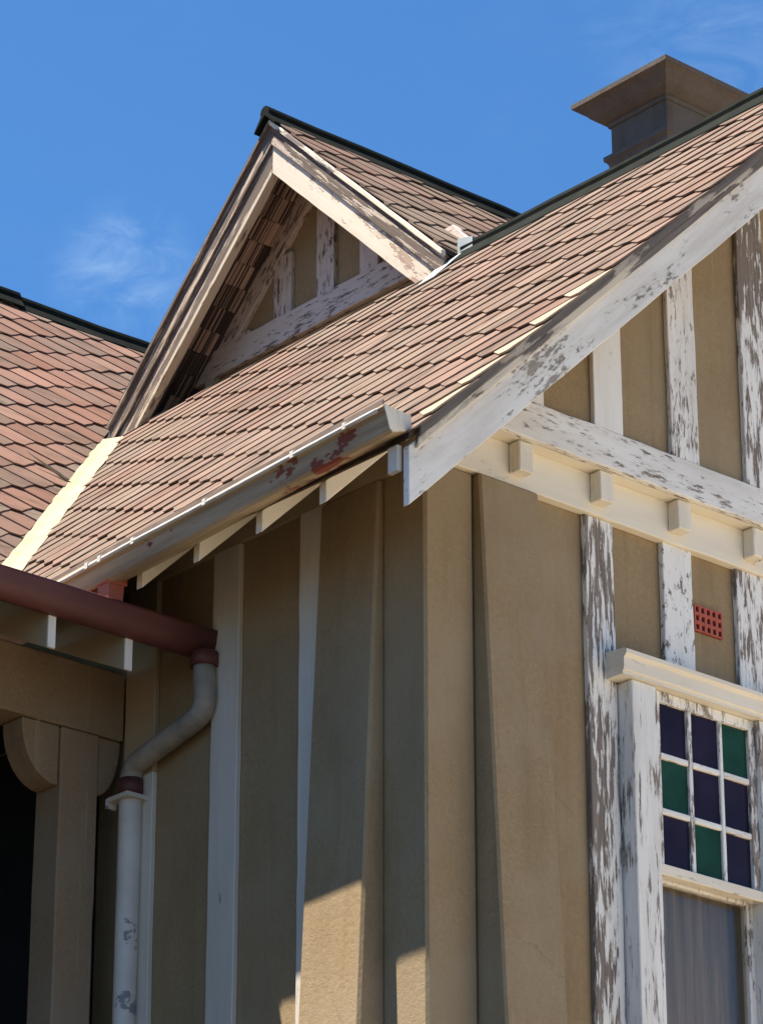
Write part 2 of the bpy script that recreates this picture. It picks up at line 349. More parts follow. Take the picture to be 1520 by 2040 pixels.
def sweep(name, parent, mat, prof, path, u, v, smooth=False, label=None, seg=0.0, wob=0.0, close=True):
    """Closed outline prof [(a, b)] carried along path [points]; a runs along u, b along v. bc = along, perimeter."""
    u, v = V(u), V(v); path = [V(p) for p in path]
    if seg:
        fine = []
        for p, q in zip(path, path[1:]):
            n = max(1, int((q - p).length / seg)); fine += [p.lerp(q, k / n) for k in range(n)]
        path = fine + [path[-1]]
    sd = rnd.uniform(0, 99)
    me = bpy.data.meshes.new(name); vs = []; fs = []; bcs = []
    per = [0]
    for i in range(1, len(prof)): per.append(per[-1] + math.dist(prof[i], prof[i - 1]))
    s = 0
    for k, p in enumerate(path):
        if k: s += (p - path[k - 1]).length
        w = V((noise.noise(V((s * 2.2, sd, 0))), noise.noise(V((s * 2.2, sd, 5))), noise.noise(V((s * 2.2, sd, 9))))) * wob
        for i, (a, b) in enumerate(prof):
            vs.append(p + u * a + v * b + w); bcs.append((s, per[i], 0))
    n = len(prof)
    for k in range(len(path) - 1):
        for i in range(n):
            j = (i + 1) % n
            fs.append((k * n + i, k * n + j, (k + 1) * n + j, (k + 1) * n + i))
    fs.append(tuple(range(n))[::-1]); fs.append(tuple(range((len(path) - 1) * n, len(path) * n)))
    me.from_pydata(vs, [], fs); me.update()
    at = me.attributes.new("bc", 'FLOAT_VECTOR', 'POINT')
    for i, q in enumerate(bcs): at.data[i].vector = q
    bm = bmesh.new(); bm.from_mesh(me); bmesh.ops.recalc_face_normals(bm, faces=bm.faces); bm.to_mesh(me); bm.free()
    if smooth:
        for p in me.polygons: p.use_smooth = True
    return link(name, me, mat, parent, label)
def tube(name, parent, mat, path, r, n=16, label=None, squash=1.0):
    path = [V(p) for p in path]; bm = bmesh.new(); rings = []
    ref = V((1, 0, 0))
    for i, p in enumerate(path):
        t = (path[min(i + 1, len(path) - 1)] - path[max(i - 1, 0)]).normalized()
        a = (ref - t * ref.dot(t)).normalized(); b = t.cross(a)
        rr = r[i] if isinstance(r, (list, tuple)) else r
        rings.append([bm.verts.new(p + (a * math.cos(2 * math.pi * k / n) * squash + b * math.sin(2 * math.pi * k / n)) * rr) for k in range(n)])
    for A, B in zip(rings, rings[1:]):
        for k in range(n): bm.faces.new((A[k], A[(k + 1) % n], B[(k + 1) % n], B[k]))
    bm.faces.new(rings[0][::-1]); bm.faces.new(rings[-1])
    o = finish(bm, name, mat, parent, smooth=False, label=label)
    for p in o.data.polygons:
        if len(p.vertices) == 4: p.use_smooth = True
    return o

# ------------------------------------------------------------------ ground and house root
bm = bmesh.new(); bmesh.ops.create_circle(bm, cap_ends=True, radius=400, segments=96)
me = bpy.data.meshes.new("ground"); bm.to_mesh(me); bm.free()
link("ground", me, M_ground, kind="structure")
bm = bmesh.new(); q = [bm.verts.new(p) for p in ((0.3, -60, 0.02), (55, -60, 0.02), (55, -0.6, 0.02), (0.3, -0.6, 0.02))]; bm.faces.new(q)  # unseen warm slab, added to bounce light on to the gable end wall
ex = bmesh.ops.extrude_face_region(bm, geom=bm.faces[:]); bmesh.ops.translate(bm, vec=(0, 0, -0.06), verts=[g for g in ex["geom"] if isinstance(g, bmesh.types.BMVert)])
bmesh.ops.recalc_face_normals(bm, faces=bm.faces)
me = bpy.data.meshes.new("bounce_pavement"); bm.to_mesh(me); bm.free()
link("bounce_pavement", me, M_bounce, kind="structure")

house = bpy.data.objects.new("house", None); COL.objects.link(house)
house["label"] = "old gabled house with peeling white timber framing, tan plaster and reddish slate roof"
house["category"] = "house"

T = math.tan(math.radians(44.0)); CT, ST = math.cos(math.radians(44)), math.sin(math.radians(44))
RX, RZ = 2.72, 10.42                                   # front ridge
def zf(x): return RZ - T * abs(RX - x)                 # front roof top surface
GY, GZ = 4.245, 11.90                                  # gablet ridge
def zg(y): return GZ - T * abs(GY - y)
SY, SZ = 7.55, 12.10                                   # side ridge
def zs(y): return SZ - T * abs(SY - y)
def zv(y): return 6.424 + 0.466 * y                    # verandah roof
EX = -0.52                                             # front roof eave
VB = -0.50                                             # verge (front edge of tiles)

# ------------------------------------------------------------------ walls
WX0, WX1, WZ0, WZ1 = 1.24, 1.84, 4.95, 6.79
front_wall = multi("gable_end_wall", house, M_plaster, [
    bx(0.25, 0.03, 0, WX0, 0.25, 7.72), bx(WX1, 0.03, 0, 5.40, 0.25, 7.72),
    bx(WX0, 0.03, 0, WX1, 0.25, WZ0), bx(WX0, 0.03, WZ1, WX1, 0.25, 7.72)])
side_wall = multi("eave_wall", house, M_plaster, [
    ([(0, 0, 0), (0, 7.4, 0), (0, 7.4, 7.511), (0, 0, 7.511)], (0.268, 0, 0))], 0.012, along=(0, 1, 0), depth=(1, 0, 0))
multi("wall", house, M_plaster, [bx(0.27, 7.2, 0, 8.0, 7.4, 8.2), ([(5.2, 0.25, 0), (5.2, 7.2, 0), (5.2, 7.2, 7.7), (5.2, 0.25, 7.7)], (0.2, 0, 0))])
# battered buttresses, one on each face of the corner
prism("buttress", house, M_plaster, [(0.274, 0.029, 0), (0.274, -0.40, 0), (0.274, -0.035, 7.508), (0.274, 0.029, 7.508)], (0.336, 0, 0), (0, 0, 1), bevel=0.010)
prism("buttress", house, M_plaster, [(0.004, 0.250, 0), (-0.367, 0.250, 0), (-0.030, 0.250, 7.488), (0.004, 0.250, 7.488)], (0, 0.375, 0), (0, 0, 1), bevel=0.012)

# front wall timbers
for x0, x1, m in ((0.910, 1.075, M_heavy), (1.835, 2.01, M_mid)):
    box("timber_post", front_wall, m, (x0, 0.0, 0 if x0 < 1 else 6.90), (x1, 0.029, 7.511), 'z', wob=0.003)
box("timber_post", front_wall, M_chip, (1.376, 0.0, 6.90), (1.555, 0.029, 7.511), 'z', wob=0.003)
for x0 in (2.30, 2.77, 3.24, 3.71, 4.18, 4.65): box("timber_post", front_wall, M_mid, (x0, 0.0, 0), (x0 + 0.17, 0.029, 7.511), 'z', wob=0.003)
box("frieze_board", front_wall, M_cream, (-0.022, -0.02, 7.512), (5.46, 0.029, 7.696), 'x', wob=0.0015)
for k in range(11):
    x = 0.453 + 0.4705 * k
    box("dentil_block", front_wall, M_creamw, (x, -0.086, 7.556), (x + 0.08, -0.0205, 7.692), 'z', bevel=0.004)
# jettied gable above: beam, soffit, plaster triangle and posts
def xu(z, off=0.05): return RX - (RZ - off - z) / T      # where the roof's underside is at height z
gable_wall = prism("gable_wall", house, M_plaster, [(xu(7.70), -0.085, 7.70), (2 * RX - xu(7.70), -0.085, 7.70), (RX, -0.085, RZ - 0.05)], (0, 0.114, 0), (1, 0, 0), bevel=0)
prism("beam", gable_wall, M_light, [(xu(7.698), -0.118, 7.698), (2 * RX - xu(7.698), -0.118, 7.698), (2 * RX - xu(7.872), -0.118, 7.872), (xu(7.872), -0.118, 7.872)], (0, 0.0325, 0), (1, 0, 0), wob=0.003)
prism("soffit", gable_wall, M_cream, [(0.0, -0.0845, 7.699), (5.4, -0.0845, 7.699), (5.4, 0.02, 7.699), (0.0, 0.02, 7.699)], (0, 0, -0.003), (1, 0, 0), bevel=0)
for i, x0 in enumerate((0.405, 0.873, 1.341, 1.810, 2.277, 2.744, 3.21, 3.68, 4.15, 4.62)):
    x1 = x0 + 0.172; m = (M_clean, M_clean, M_light, M_mid, M_mid, M_mid, M_light, M_mid, M_light, M_clean)[i]
    top = lambda x: RZ - 0.055 - T * abs(RX - x)
    pts = [(x0, -0.112, 7.874), (x1, -0.112, 7.874), (x1, -0.112, max(top(x1), 7.88))]
    if x0 < RX < x1: pts.append((RX, -0.112, top(RX)))
    pts.append((x0, -0.112, max(top(x0), 7.885)))
    prism("timber_post", gable_wall, m, pts, (0, 0.0265, 0), (0, 0, 1), wob=0.003)
# air vent: a red terracotta grille set in the plaster
vs = []
X0, X1, Z0, Z1 = 1.577, 1.750, 7.157, 7.280
cols, rows = 5, 3
vs.append(bx(X0, 0.022, Z0, X1, 0.0245, Z1))
air_vent = multi("air_vent", front_wall, M_hole, [bx(X0, 0.026, Z0, X1, 0.0298, Z1)])
bars = []
cw = (X1 - X0) / cols; rh = (Z1 - Z0) / rows
air_vent.data.materials.clear(); air_vent.data.materials.append(M_hole)
t = 0.016
for i in range(cols + 1):
    x = X0 + cw * i; bars.append(bx(max(X0, x - t / 2) , 0.0145, Z0, min(X1, x + t / 2), 0.0255, Z1))
for j in range(rows + 1):
    z = Z0 + rh * j; bars.append(bx(X0 + 0.001, 0.0152, max(Z0 + .0005, z - t / 2), X1 - 0.001, 0.0248, min(Z1 - .0005, z + t / 2)))
multi("grille", air_vent, M_vent, bars)

# side wall timbers
for y0, y1, m in ((0.60, 0.762, M_side), (1.165, 1.345, M_side), (1.742, 1.955, M_side)):   # the last one is shaded tan above the verandah gutter line
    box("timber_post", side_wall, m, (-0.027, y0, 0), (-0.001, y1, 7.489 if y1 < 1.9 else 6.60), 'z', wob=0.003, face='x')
box("shaded_post_top", side_wall, M_tan, (-0.027, 1.742, 6.601), (-0.001, 1.955, 7.489), 'z', wob=0.002, face='x')  # upper part of the last post, corner shade put into its colour
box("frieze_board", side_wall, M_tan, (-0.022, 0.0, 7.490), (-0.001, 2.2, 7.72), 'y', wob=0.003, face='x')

# ------------------------------------------------------------------ window
M_stile = paint_mat("white_window_paint", WHITE, 0.36, under=(0.24, 0.20, 0.17), sx=5, sy=44, dirt=0.4)
window = multi("window", house, M_stile, [
    bx(1.083, -0.08, 4.80, 1.229, 0.10, 6.783), bx(1.851, -0.08, 4.80, 1.997, 0.10, 6.783), bx(1.229, -0.06, 4.80, 1.851, 0.10, 4.95)], 0.004, along=(0, 0, 1))
sweep("window_head", window, M_creamw, [(0.0, 6.785), (-0.098, 6.785), (-0.098, 6.800), (-0.106, 6.806), (-0.108, 6.858), (-0.118, 6.866), (-0.124, 6.872), (-0.124, 6.890), (-0.110, 6.897), (0.0, 6.905)],
      [(1.012, 0, 0), (2.068, 0, 0)], (0, 1, 0), (0, 0, 1), seg=0.1, wob=0.001)
cx = (1.272, 1.440, 1.465, 1.630, 1.652, 1.812); rz = (6.735, 6.512, 6.486, 6.268, 6.242, 6.016)
bars = [bx(1.2295, -0.052, 5.968, cx[0], -0.01, 6.7825), bx(cx[5], -0.052, 5.968, 1.8505, -0.01, 6.7825), bx(cx[0], -0.052, rz[0], cx[5], -0.01, 6.7825)]
multi("sash", window, M_light, bars, 0.002, along=(0, 0, 1))
multi("meeting_rail", window, M_creamw, [bx(1.231, -0.068, 5.968, 1.849, -0.0525, 6.014), bx(cx[0] + .001, -0.0525, 5.970, cx[5] - .001, -0.012, 6.016)], 0.003)
for i in (1, 3):
    box("glazing_bar", window, M_light, (cx[i], -0.050, rz[5]), (cx[i + 1], -0.014, rz[0]), 'z', bevel=0.004, wob=0.001)
for j in (1, 3):
    for a, b in ((0, 1), (2, 3), (4, 5)):
        box("glazing_bar", window, M_light, (cx[a], -0.049, rz[j + 1]), (cx[b], -0.015, rz[j]), 'x', bevel=0.004, wob=0.001)
green = {(0, 2), (1, 0), (2, 1)}
for j in range(3):
    for i in range(3):
        tl = rnd.uniform(-0.002, 0.002)
        g_ = (j, i) in green
        prism("pane", window, M_green if g_ else M_purple,
              [(cx[2 * i] - .004, -0.034 + tl, rz[2 * j + 1] - .004), (cx[2 * i + 1] + .004, -0.034 - tl, rz[2 * j + 1] - .004), (cx[2 * i + 1] + .004, -0.034 - tl, rz[2 * j] + .004), (cx[2 * i] - .004, -0.034 + tl, rz[2 * j] + .004)],
              (0, 0.004, 0), (0, 0, 1), bevel=0, label="green glass pane" if g_ else "dark purple glass pane")
multi("sash", window, M_light, [bx(1.2295, 0.0, 4.955, 1.272, 0.04, 6.00), bx(1.812, 0.0, 4.955, 1.8505, 0.04, 6.00), bx(1.272, 0.0, 4.955, 1.812, 0.04, 5.03), bx(1.272, 0.0, 5.962, 1.812, 0.04, 6.00)], 0.003, along=(0, 0, 1))
prism("pane", window, M_glass, [(1.268, 0.018, 5.025), (1.816, 0.018, 5.025), (1.816, 0.018, 5.966), (1.268, 0.018, 5.966)], (0, 0.004, 0), (0, 0, 1), bevel=0, label="clear glass pane with a grey curtain behind")
bm = bmesh.new(); prev = None
for k in range(81):
    x = 1.22 + 0.64 * k / 80; y = 0.085 + 0.006 * math.sin(k * 0.62) + 0.005 * math.sin(k * 0.27 + 1)
    a, b = bm.verts.new((x, y, 4.9)), bm.verts.new((x, y, 6.6))
    if prev: bm.faces.new((prev[0], a, b, prev[1]))
    prev = (a, b)
cur = finish(bm, "curtain", M_curtain, None, smooth=True)
cur["label"] = "plain grey curtain hanging behind the clear pane of the white window"; cur["category"] = "curtain"
sol = cur.modifiers.new("thickness", 'SOLIDIFY'); sol.thickness = 0.003

# ------------------------------------------------------------------ roof decks
def quad_deck(name, pts, thick, mat=M_deck, parent=house, label=None):
    """Deck from points on its top surface, thickened straight down."""
    bm = bmesh.new(); a = [bm.verts.new(V(p)) for p in pts]; b = [bm.verts.new(V(p) - V((0, 0, thick))) for p in pts]
    bm.faces.new(a); bm.faces.new(b[::-1]); n = len(a)
    for i in range(n): bm.faces.new((a[i], a[(i + 1) % n], b[(i + 1) % n], b[i]))
    return finish(bm, name, mat, parent, label=label)
F = lambda x, y: (x, y, zf(x)); G = lambda x, y: (x, y, zg(y)); S = lambda x, y: (x, y, zs(y)); VR = lambda x, y: (x, y, zv(y))
front_roof = quad_deck("wing_roof", [F(EX + .01, VB + .02), F(RX, VB + .02), F(RX, 5.80), F(2.55, 5.64), F(0.14, 3.23), F(EX + .01, 1.88)], 0.028)
quad_deck("roof_slope", [F(RX, VB + .02), F(2 * RX - EX, VB + .02), F(2 * RX - EX, 6), F(RX, 6)], 0.03, M_tile, front_roof)
gablet_roof = quad_deck("gablet_roof", [G(2.62, GY), G(8.5, GY), G(8.5, -3.1), G(RX, 2.68), G(2.62, 2.74)], 0.028)
quad_deck("roof_slope", [G(2.62, GY), G(8.5, GY), G(8.5, 5.72), G(2.62, 5.735)], 0.028, M_tile, gablet_roof)
side_roof = quad_deck("main_roof", [S(0.14, 3.23), S(2.55, 5.64), S(8.5, 5.72), S(8.5, SY), S(-14, SY), S(-14, 3.23)], 0.03)
quad_deck("roof_slope", [S(-14, SY), S(8.5, SY), S(8.5, 11.5), S(-14, 11.5)], 0.03, M_tile, side_roof)
verandah_roof = quad_deck("verandah_roof", [VR(-14, 1.38), VR(-0.02, 1.38), VR(-0.02, 2.9), VR(0.14, 3.22), VR(-14, 3.22)], 0.03, M_tile)
# soffit boards under the front eave
quad_deck("eave_lining", [(EX + .02, VB + .05, zf(EX + .02) - .03), (0.02, VB + .05, zf(0.02) - .03), (0.02, 2.2, zf(0.02) - .03), (EX + .02, 1.85, zf(EX + .02) - .03)], 0.012, M_under, front_roof)
quad_deck("verge_lining", [(0.02, VB + .05, zf(0.02) - .03), (RX, VB + .05, zf(RX) - .03), (RX, -0.02, zf(RX) - .03), (0.02, -0.02, zf(0.02) - .03)], 0.012, M_under, front_roof)

# ------------------------------------------------------------------ slates: diamonds with clipped corners
HW, CL = 0.142, 0.070                                   # half height, clip width
AX = HW + CL                                            # lattice step along
def hexa():
    e = 0.05; c = CL / 2
    return [(-c, 0), (c, 0), (c + HW, HW), (c + HW, HW + e), (c, 2 * HW + e), (-c, 2 * HW + e), (-c - HW, HW + e), (-c - HW, HW)]
def clip_poly(poly, region):
    out = poly
    n = len(region)
    for i in range(n):
        ax, ay = region[i]; bx_, by = region[(i + 1) % n]
        inp, out = out, []
        if not inp: break
        side = lambda p: (bx_ - ax) * (p[1] - ay) - (by - ay) * (p[0] - ax)
        for k in range(len(inp)):
            p, q = inp[k], inp[(k + 1) % len(inp)]; sp, sq = side(p), side(q)
            if sp >= 0: out.append(p)
            if (sp >= 0) != (sq >= 0):
                t_ = sp / (sp - sq); out.append((p[0] + (q[0] - p[0]) * t_, p[1] + (q[1] - p[1]) * t_))
    return out
def area(p): return 0.5 * sum(p[i][0] * p[(i + 1) % len(p)][1] - p[(i + 1) % len(p)][0] * p[i][1] for i in range(len(p)))
LAP = 0.0066 / HW
TH = 0.0078
def tile_top(v): return 0.0165 - LAP * v
def tile_geo(poly):
    vs = [(u, v, tile_top(v)) for u, v in poly] + [(u, v, tile_top(v) - TH) for u, v in poly]
    n = len(poly)
    fs = [tuple(range(n)), tuple(range(2 * n - 1, n - 1, -1))] + [(i, n + i, n + (i + 1) % n, (i + 1) % n) for i in range(n)]
    return vs, fs
def ragged(poly, amp, chip):
    """The outline with slightly broken lower edges, as old slates have."""
    out = []
    for i, p in enumerate(poly):
        q = poly[(i + 1) % len(poly)]; L = math.dist(p, q); n = 4 if (L > 0.12 and (p[1] + q[1]) < 0.4) else 1
        for k in range(n):
            t_ = k / n; j = amp if n > 1 else amp * 0.5
            out.append((p[0] + (q[0] - p[0]) * t_ + rnd.uniform(-j, j), p[1] + (q[1] - p[1]) * t_ + rnd.uniform(-j, j)))
    if chip:
        k = rnd.choice((0, 1)); out[k] = (out[k][0] * 0.6, out[k][1] + rnd.uniform(0.012, 0.03))
    return out
def tile_mesh(poly, mat=None):
    me = bpy.data.meshes.new("tile"); v_, f_ = tile_geo(poly); me.from_pydata(v_, [], f_); me.update(); me.materials.append(mat or M_tile); return me
SHAPES = [ragged(hexa(), 0.0026, k % 4 == 3) for k in range(12)]
FULL = [tile_mesh(p) for p in SHAPES]; FULL_LIT = [tile_mesh(p, M_tile_lit) for p in SHAPES]
CAND = []                                               # (shown size, roof, matrix, outline or None)
def lay(roof, O, U, Vv, Nn, region, u0, v0, urange, vrange, visible):
    O, U, Vv, Nn = V(O), V(U), V(Vv), V(Nn)
    full_area = area(hexa())
    for j in range(vrange[0], vrange[1]):
        for i in range(urange[0], urange[1]):
            cu = u0 + 2 * AX * i + (AX if j % 2 else 0); cv = v0 + HW * j
            poly = clip_poly([(cu + a, cv + b) for a, b in hexa()], region)
            if len(poly) < 3: continue
            ar = area(poly)
            if ar < 0.0012: continue
            poly = [(a - cu, b - cv) for a, b in poly]
            whole = ar > full_area * 0.999
            loc = O + U * cu + Vv * cv
            ctr = O + U * cu + Vv * (cv + HW)
            mat = Matrix((U, Vv, Nn)).transposed().to_4x4(); mat.translation = loc + Nn * rnd.uniform(-0.0008, 0.0012)
            slip = rnd.uniform(-0.012, 0.012) if rnd.random() < 0.9 else rnd.uniform(-0.03, 0.03)
            mat = mat @ Matrix.Rotation(slip * 0.5, 4, 'Z') @ Matrix.Rotation(rnd.gauss(0, 0.006), 4, 'Y') @ Matrix.Rotation(rnd.gauss(0, 0.0045), 4, 'X')
            px = [proj(mat @ V((a, b, 0))) for a, b in poly]
            sz = abs(area(px))
            mx = sum(p[0] for p in px) / len(px); my = sum(p[1] for p in px) / len(px)
            if not (-10 < mx < 1530 and -10 < my < 2050) or not visible(mx, my): sz = 0
            CAND.append((sz, roof, mat, None if whole else poly))
# front roof: u = -y direction is kept as +y, v = up the slope from the eave
LF = (RX - EX) / CT
def fu(x): return (x - EX) / CT
vg = 0.085
lay(front_roof, (EX, 0, zf(EX)), (0, -1, 0), (CT, 0, ST), (-ST, 0, CT),
    [(-1.90 + 0.14, 0), (0.528, 0), (0.528, LF - 0.02), (-5.81 + 0.10, LF - 0.02), (-3.23 + 0.10, fu(0.14))],
    0.09, -0.150, (-16, 4), (-1, 36), lambda x, y: y > 195 and y < 1165)
# side roof (faces -y): u = +x
LS = (SY - 3.23) / CT
lay(side_roof, (0, 3.23, zs(3.23)), (1, 0, 0), (0, CT, ST), (0, -ST, CT),
    [(-1.2, 0), (0.14 - vg, 0), (4.46 - vg, LS - 0.02), (-1.2, LS - 0.02)],
    0.065, -0.02, (-4, 14), (-2, 46), lambda x, y: x < 225 + (865 - y) * 0.473 + 6 and y < 1150 + x * 0.3)
# gablet slope (faces -y)
LG = (GY - 1.6) / CT
lay(gablet_roof, (0, 1.6, zg(1.6)), (1, 0, 0), (0, CT, ST), (0, -ST, CT),
    [(3.9, 0), (6.6, 0), (6.6, LG - 0.02), (2.60, LG - 0.02), (2.60, (2.76 - 1.6) / CT)],
    0.02, -0.05, (5, 16), (-2, 30), lambda x, y: y < 536 - (x - 890) * 0.5)
CAND.sort(key=lambda c: -c[0])
pale_at = [(222, 985), (520, 880), (885, 505)]
for sz, roof, mat, poly in CAND[:298]:
    pale = False
    c_ = proj(mat @ V((0, HW, 0)))
    if poly is None:
        pale = abs(c_[0] - 225) < 14 and abs(c_[1] - 985) < 8
        me = tile_mesh(SHAPES[0], M_slate2) if pale else rnd.choice(FULL_LIT if roof is side_roof else FULL)
    else:
        small = area(poly) < 0.62 * area(hexa())
        verge = roof is front_roof and mat.translation.y < -0.33
        pale = small and roof is not gablet_roof and rnd.random() < (0.75 if verge else 0.3)
        me = tile_mesh(poly, M_slate2 if (verge and small and mat.translation.x < -0.2) else M_slate2 if pale else M_tile_lit if roof is side_roof else None)
    o = bpy.data.objects.new("tile", me); COL.objects.link(o); o.parent = roof; o.matrix_local = mat
    if pale: o["label"] = "pale slate"
vs, fs = [], []
for sz, roof, mat, poly in CAND[298:]:
    v_, f_ = tile_geo(poly or rnd.choice(SHAPES)); b0 = len(vs)
    vs += [mat @ V(p) for p in v_]; fs += [tuple(b0 + i for i in f) for f in f_]
me = bpy.data.meshes.new("roof_tiles"); me.from_pydata(vs, [], fs); me.update()
link("roof_tiles", me, M_tile, house, kind="stuff")
print("tiles", len(CAND), "visible", sum(1 for c in CAND if c[0] > 0))

# ------------------------------------------------------------------ ridges and flashings
def ridge(name, parent, p, q, side, T_=T):
    u = V(side); prof = []
    w = 0.095
    out = [(-w, -w * T_ + 0.014), (-w, -w * T_ + 0.024), (-0.036, 0.012), (-0.040, 0.034), (-0.030, 0.058), (-0.012, 0.071), (0.012, 0.071), (0.030, 0.058), (0.040, 0.034), (0.036, 0.012), (w, -w * T_ + 0.024), (w, -w * T_ + 0.014), (0, 0.012)]
    return sweep(name, parent, M_ridge, out, [p, q], u, (0, 0, 1), seg=0.35, wob=0.006)
ridge("ridge_cap", front_roof, (RX, VB - 0.03, RZ), (RX, 2.70, RZ), (1, 0, 0))
ridge("ridge_cap", gablet_roof, (2.555, GY, GZ - 0.008), (8.5, GY, GZ - 0.008), (0, 1, 0))
ridge("ridge_cap", side_roof, (3.10, SY, SZ), (8.5, SY, SZ), (0, 1, 0))
ridge("ridge_cap", side_roof, (-14, SY, SZ + 0.022), (3.14, SY, SZ + 0.022), (0, 1, 0))
# galvanised saddle where the front ridge dies into the gablet
quad_deck("saddle_flashing", [(RX - .02, 2.66, RZ + .032), (RX - .02, 2.80, RZ + .034), (RX - .22, 2.84, zf(RX - .22) + .020), (RX - .20, 2.73, zf(RX - .20) + .020)], 0.006, M_galv, front_roof, "galvanised flashing at the end of the front ridge")
quad_deck("saddle_flashing", [(RX - .04, 2.60, RZ + .072), (RX + .05, 2.60, RZ + .072), (RX + .05, 2.72, RZ + .10), (RX - .04, 2.72, RZ + .10)], 0.10, M_galv, front_roof)
# valley between front roof and side roof: a cream metal tray with lapped lengths
val = []
A_, B_ = V((0.14, 3.23, zf(0.14))), V((2.56, 5.65, zf(2.56)))
dirv = (B_ - A_).normalized()
vs, fs = [], []
nseg = 26
for k in range(nseg + 1):
    s = k / nseg; c = A_.lerp(B_, s)
    lap = 0.006 + 0.010 * (((1 - s) * 3.1) % 1.0)
    j1, j2 = rnd.uniform(-0.006, 0.006), rnd.uniform(-0.012, 0.012)
    w1, w2 = 0.075 + j1, 0.125 + j2
    # left edge lies on the side roof (+y away... along -x), right edge lies on the front roof (along -y)
    L1 = V((c.x - w1, c.y, zs(c.y) + lap + 0.006)); C1 = c + V((0, 0, lap + 0.035)); R1 = V((c.x, c.y - w2, zf(c.x) + lap + 0.006))
    vs += [L1, C1, R1]
for k in range(nseg):
    a = 3 * k; fs += [(a, a + 1, a + 4, a + 3), (a + 1, a + 2, a + 5, a + 4)]
me = bpy.data.meshes.new("valley_flashing"); me.from_pydata(vs, [], fs); me.update()
vf = link("valley_flashing", me, M_flash, front_roof); md = vf.modifiers.new("thickness", 'SOLIDIFY'); md.thickness = 0.003
quad_deck("flashing_tab", [(1.63, 4.86, zs(4.86) + .018), (1.70, 4.80, zs(4.80) + .016), (1.62, 4.84, zs(4.84) + .05), (1.45, 4.93, zs(4.93) + .075)], 0.003, M_flash, front_roof, "curled edge of the valley sheet")

# ------------------------------------------------------------------ bargeboards of the front gable
def barge(parent, mapf, half, lo, hi, y0, ext, mat, name, foot, label=None, wob=0.002):
    """Sloping board between lo and hi below the roof surface; foot = distance from the ridge of its plumb foot cut."""
    pts = [mapf(foot, -lo), mapf(0, -lo), mapf(0, -hi), mapf(foot, -hi)]
    return prism(name, parent, mat, pts, ext, V(pts[1]) - V(pts[0]), 0.003, wob, label)
for sgn in (-1, 1):
    def mp(d, o, y=-0.47): return (RX + sgn * d, y, RZ - T * d + o)
    barge(front_roof, lambda d, o: mp(d, o, -0.470), sgn, 0.312, 0.062, 0, (0, 0.034, 0), M_barge, "bargeboard", RX - EX - 0.018)
    barge(front_roof, lambda d, o: mp(d, o, -0.490), sgn, 0.098, 0.052, 0, (0, 0.0195, 0), M_capstrip, "barge_capping", RX - EX - 0.05)
    barge(front_roof, lambda d, o: mp(d, o, -0.502), sgn, 0.0515, 0.001, 0, (0, 0.0315, 0), M_grey, "verge_fillet", RX - EX - 0.05)
box("gutter_block", front_roof, M_side, (EX - 0.005, VB + 0.072, 7.15), (EX + 0.02, VB + 0.13, zf(EX) - 0.03), 'z')

# rafter tails under the front eave
for y in (0.030, 0.430, 0.838, 1.225, 1.63):
    zb = lambda x: 7.172 + T * (x + 0.50)
    prism("rafter_tail", front_roof, M_cream, [(-0.50, y, 7.172), (0.0, y, zb(0.0)), (0.0, y, zf(0.0) - .045), (-0.50, y, zf(-0.5) - .045)], (0, 0.042, 0), (1, 0, 1), 0.003)

# ------------------------------------------------------------------ gutters and pipes
gprof = [(0.0, 0.0), (0.0, -0.064), (-0.094, -0.098), (-0.108, -0.088), (-0.122, -0.020), (-0.137, -0.012), (-0.142, 0.000), (-0.137, 0.011), (-0.124, 0.013), (-0.114, 0.006), (-0.112, -0.010), (-0.117, -0.018), (-0.104, -0.082), (-0.092, -0.090), (-0.006, -0.060), (-0.006, 0.0)]
gutter = sweep("gutter", house, M_gutter, gprof, [(-0.500, -0.478, 7.372), (-0.500, 2.05, 7.270)], (1, 0, 0), (0, 0, 1), seg=0.12, wob=0.005, label="worn cream eave gutter with red patches")
prism("stop_end", gutter, M_creamw, [(-0.500, -0.482, 7.372), (-0.500, -0.482, 7.308), (-0.594, -0.482, 7.274), (-0.609, -0.482, 7.284), (-0.640, -0.482, 7.378)], (0, 0.0035, 0), (0, 0, 1), 0)
sweep("gutter_bead", gutter, M_bead, [(0.010 * math.cos(a * math.pi / 4), 0.010 * math.sin(a * math.pi / 4)) for a in range(8)], [(-0.638, -0.440, 7.366), (-0.638, 2.05, 7.267)], (1, 0, 0), (0, 0, 1), smooth=True, seg=0.12, wob=0.004)
sweep("gutter_upstand", gutter, M_capbrown, [(-0.003, 0.004), (0.003, 0.004), (0.003, 0.034), (-0.003, 0.034)], [(-0.632, -0.470, 7.370), (-0.632, 2.05, 7.271)], (1, 0, 0), (0, 0, 1), seg=0.12, wob=0.003)
for y in (-0.26, 0.06, 0.62, 1.10, 1.33, 1.42):
    z = 7.372 - 0.0403 * (y + 0.478)
    prism("gutter_strap", gutter, M_pipe, [(-0.648, y, z - 0.015), (-0.648, y, z + 0.014), (-0.62, y, z + 0.018), (-0.50, y, z + 0.012), (-0.50, y, z + 0.008), (-0.615, y, z + 0.011)], (0, 0.022, 0), (1, 0, 0), 0.001)
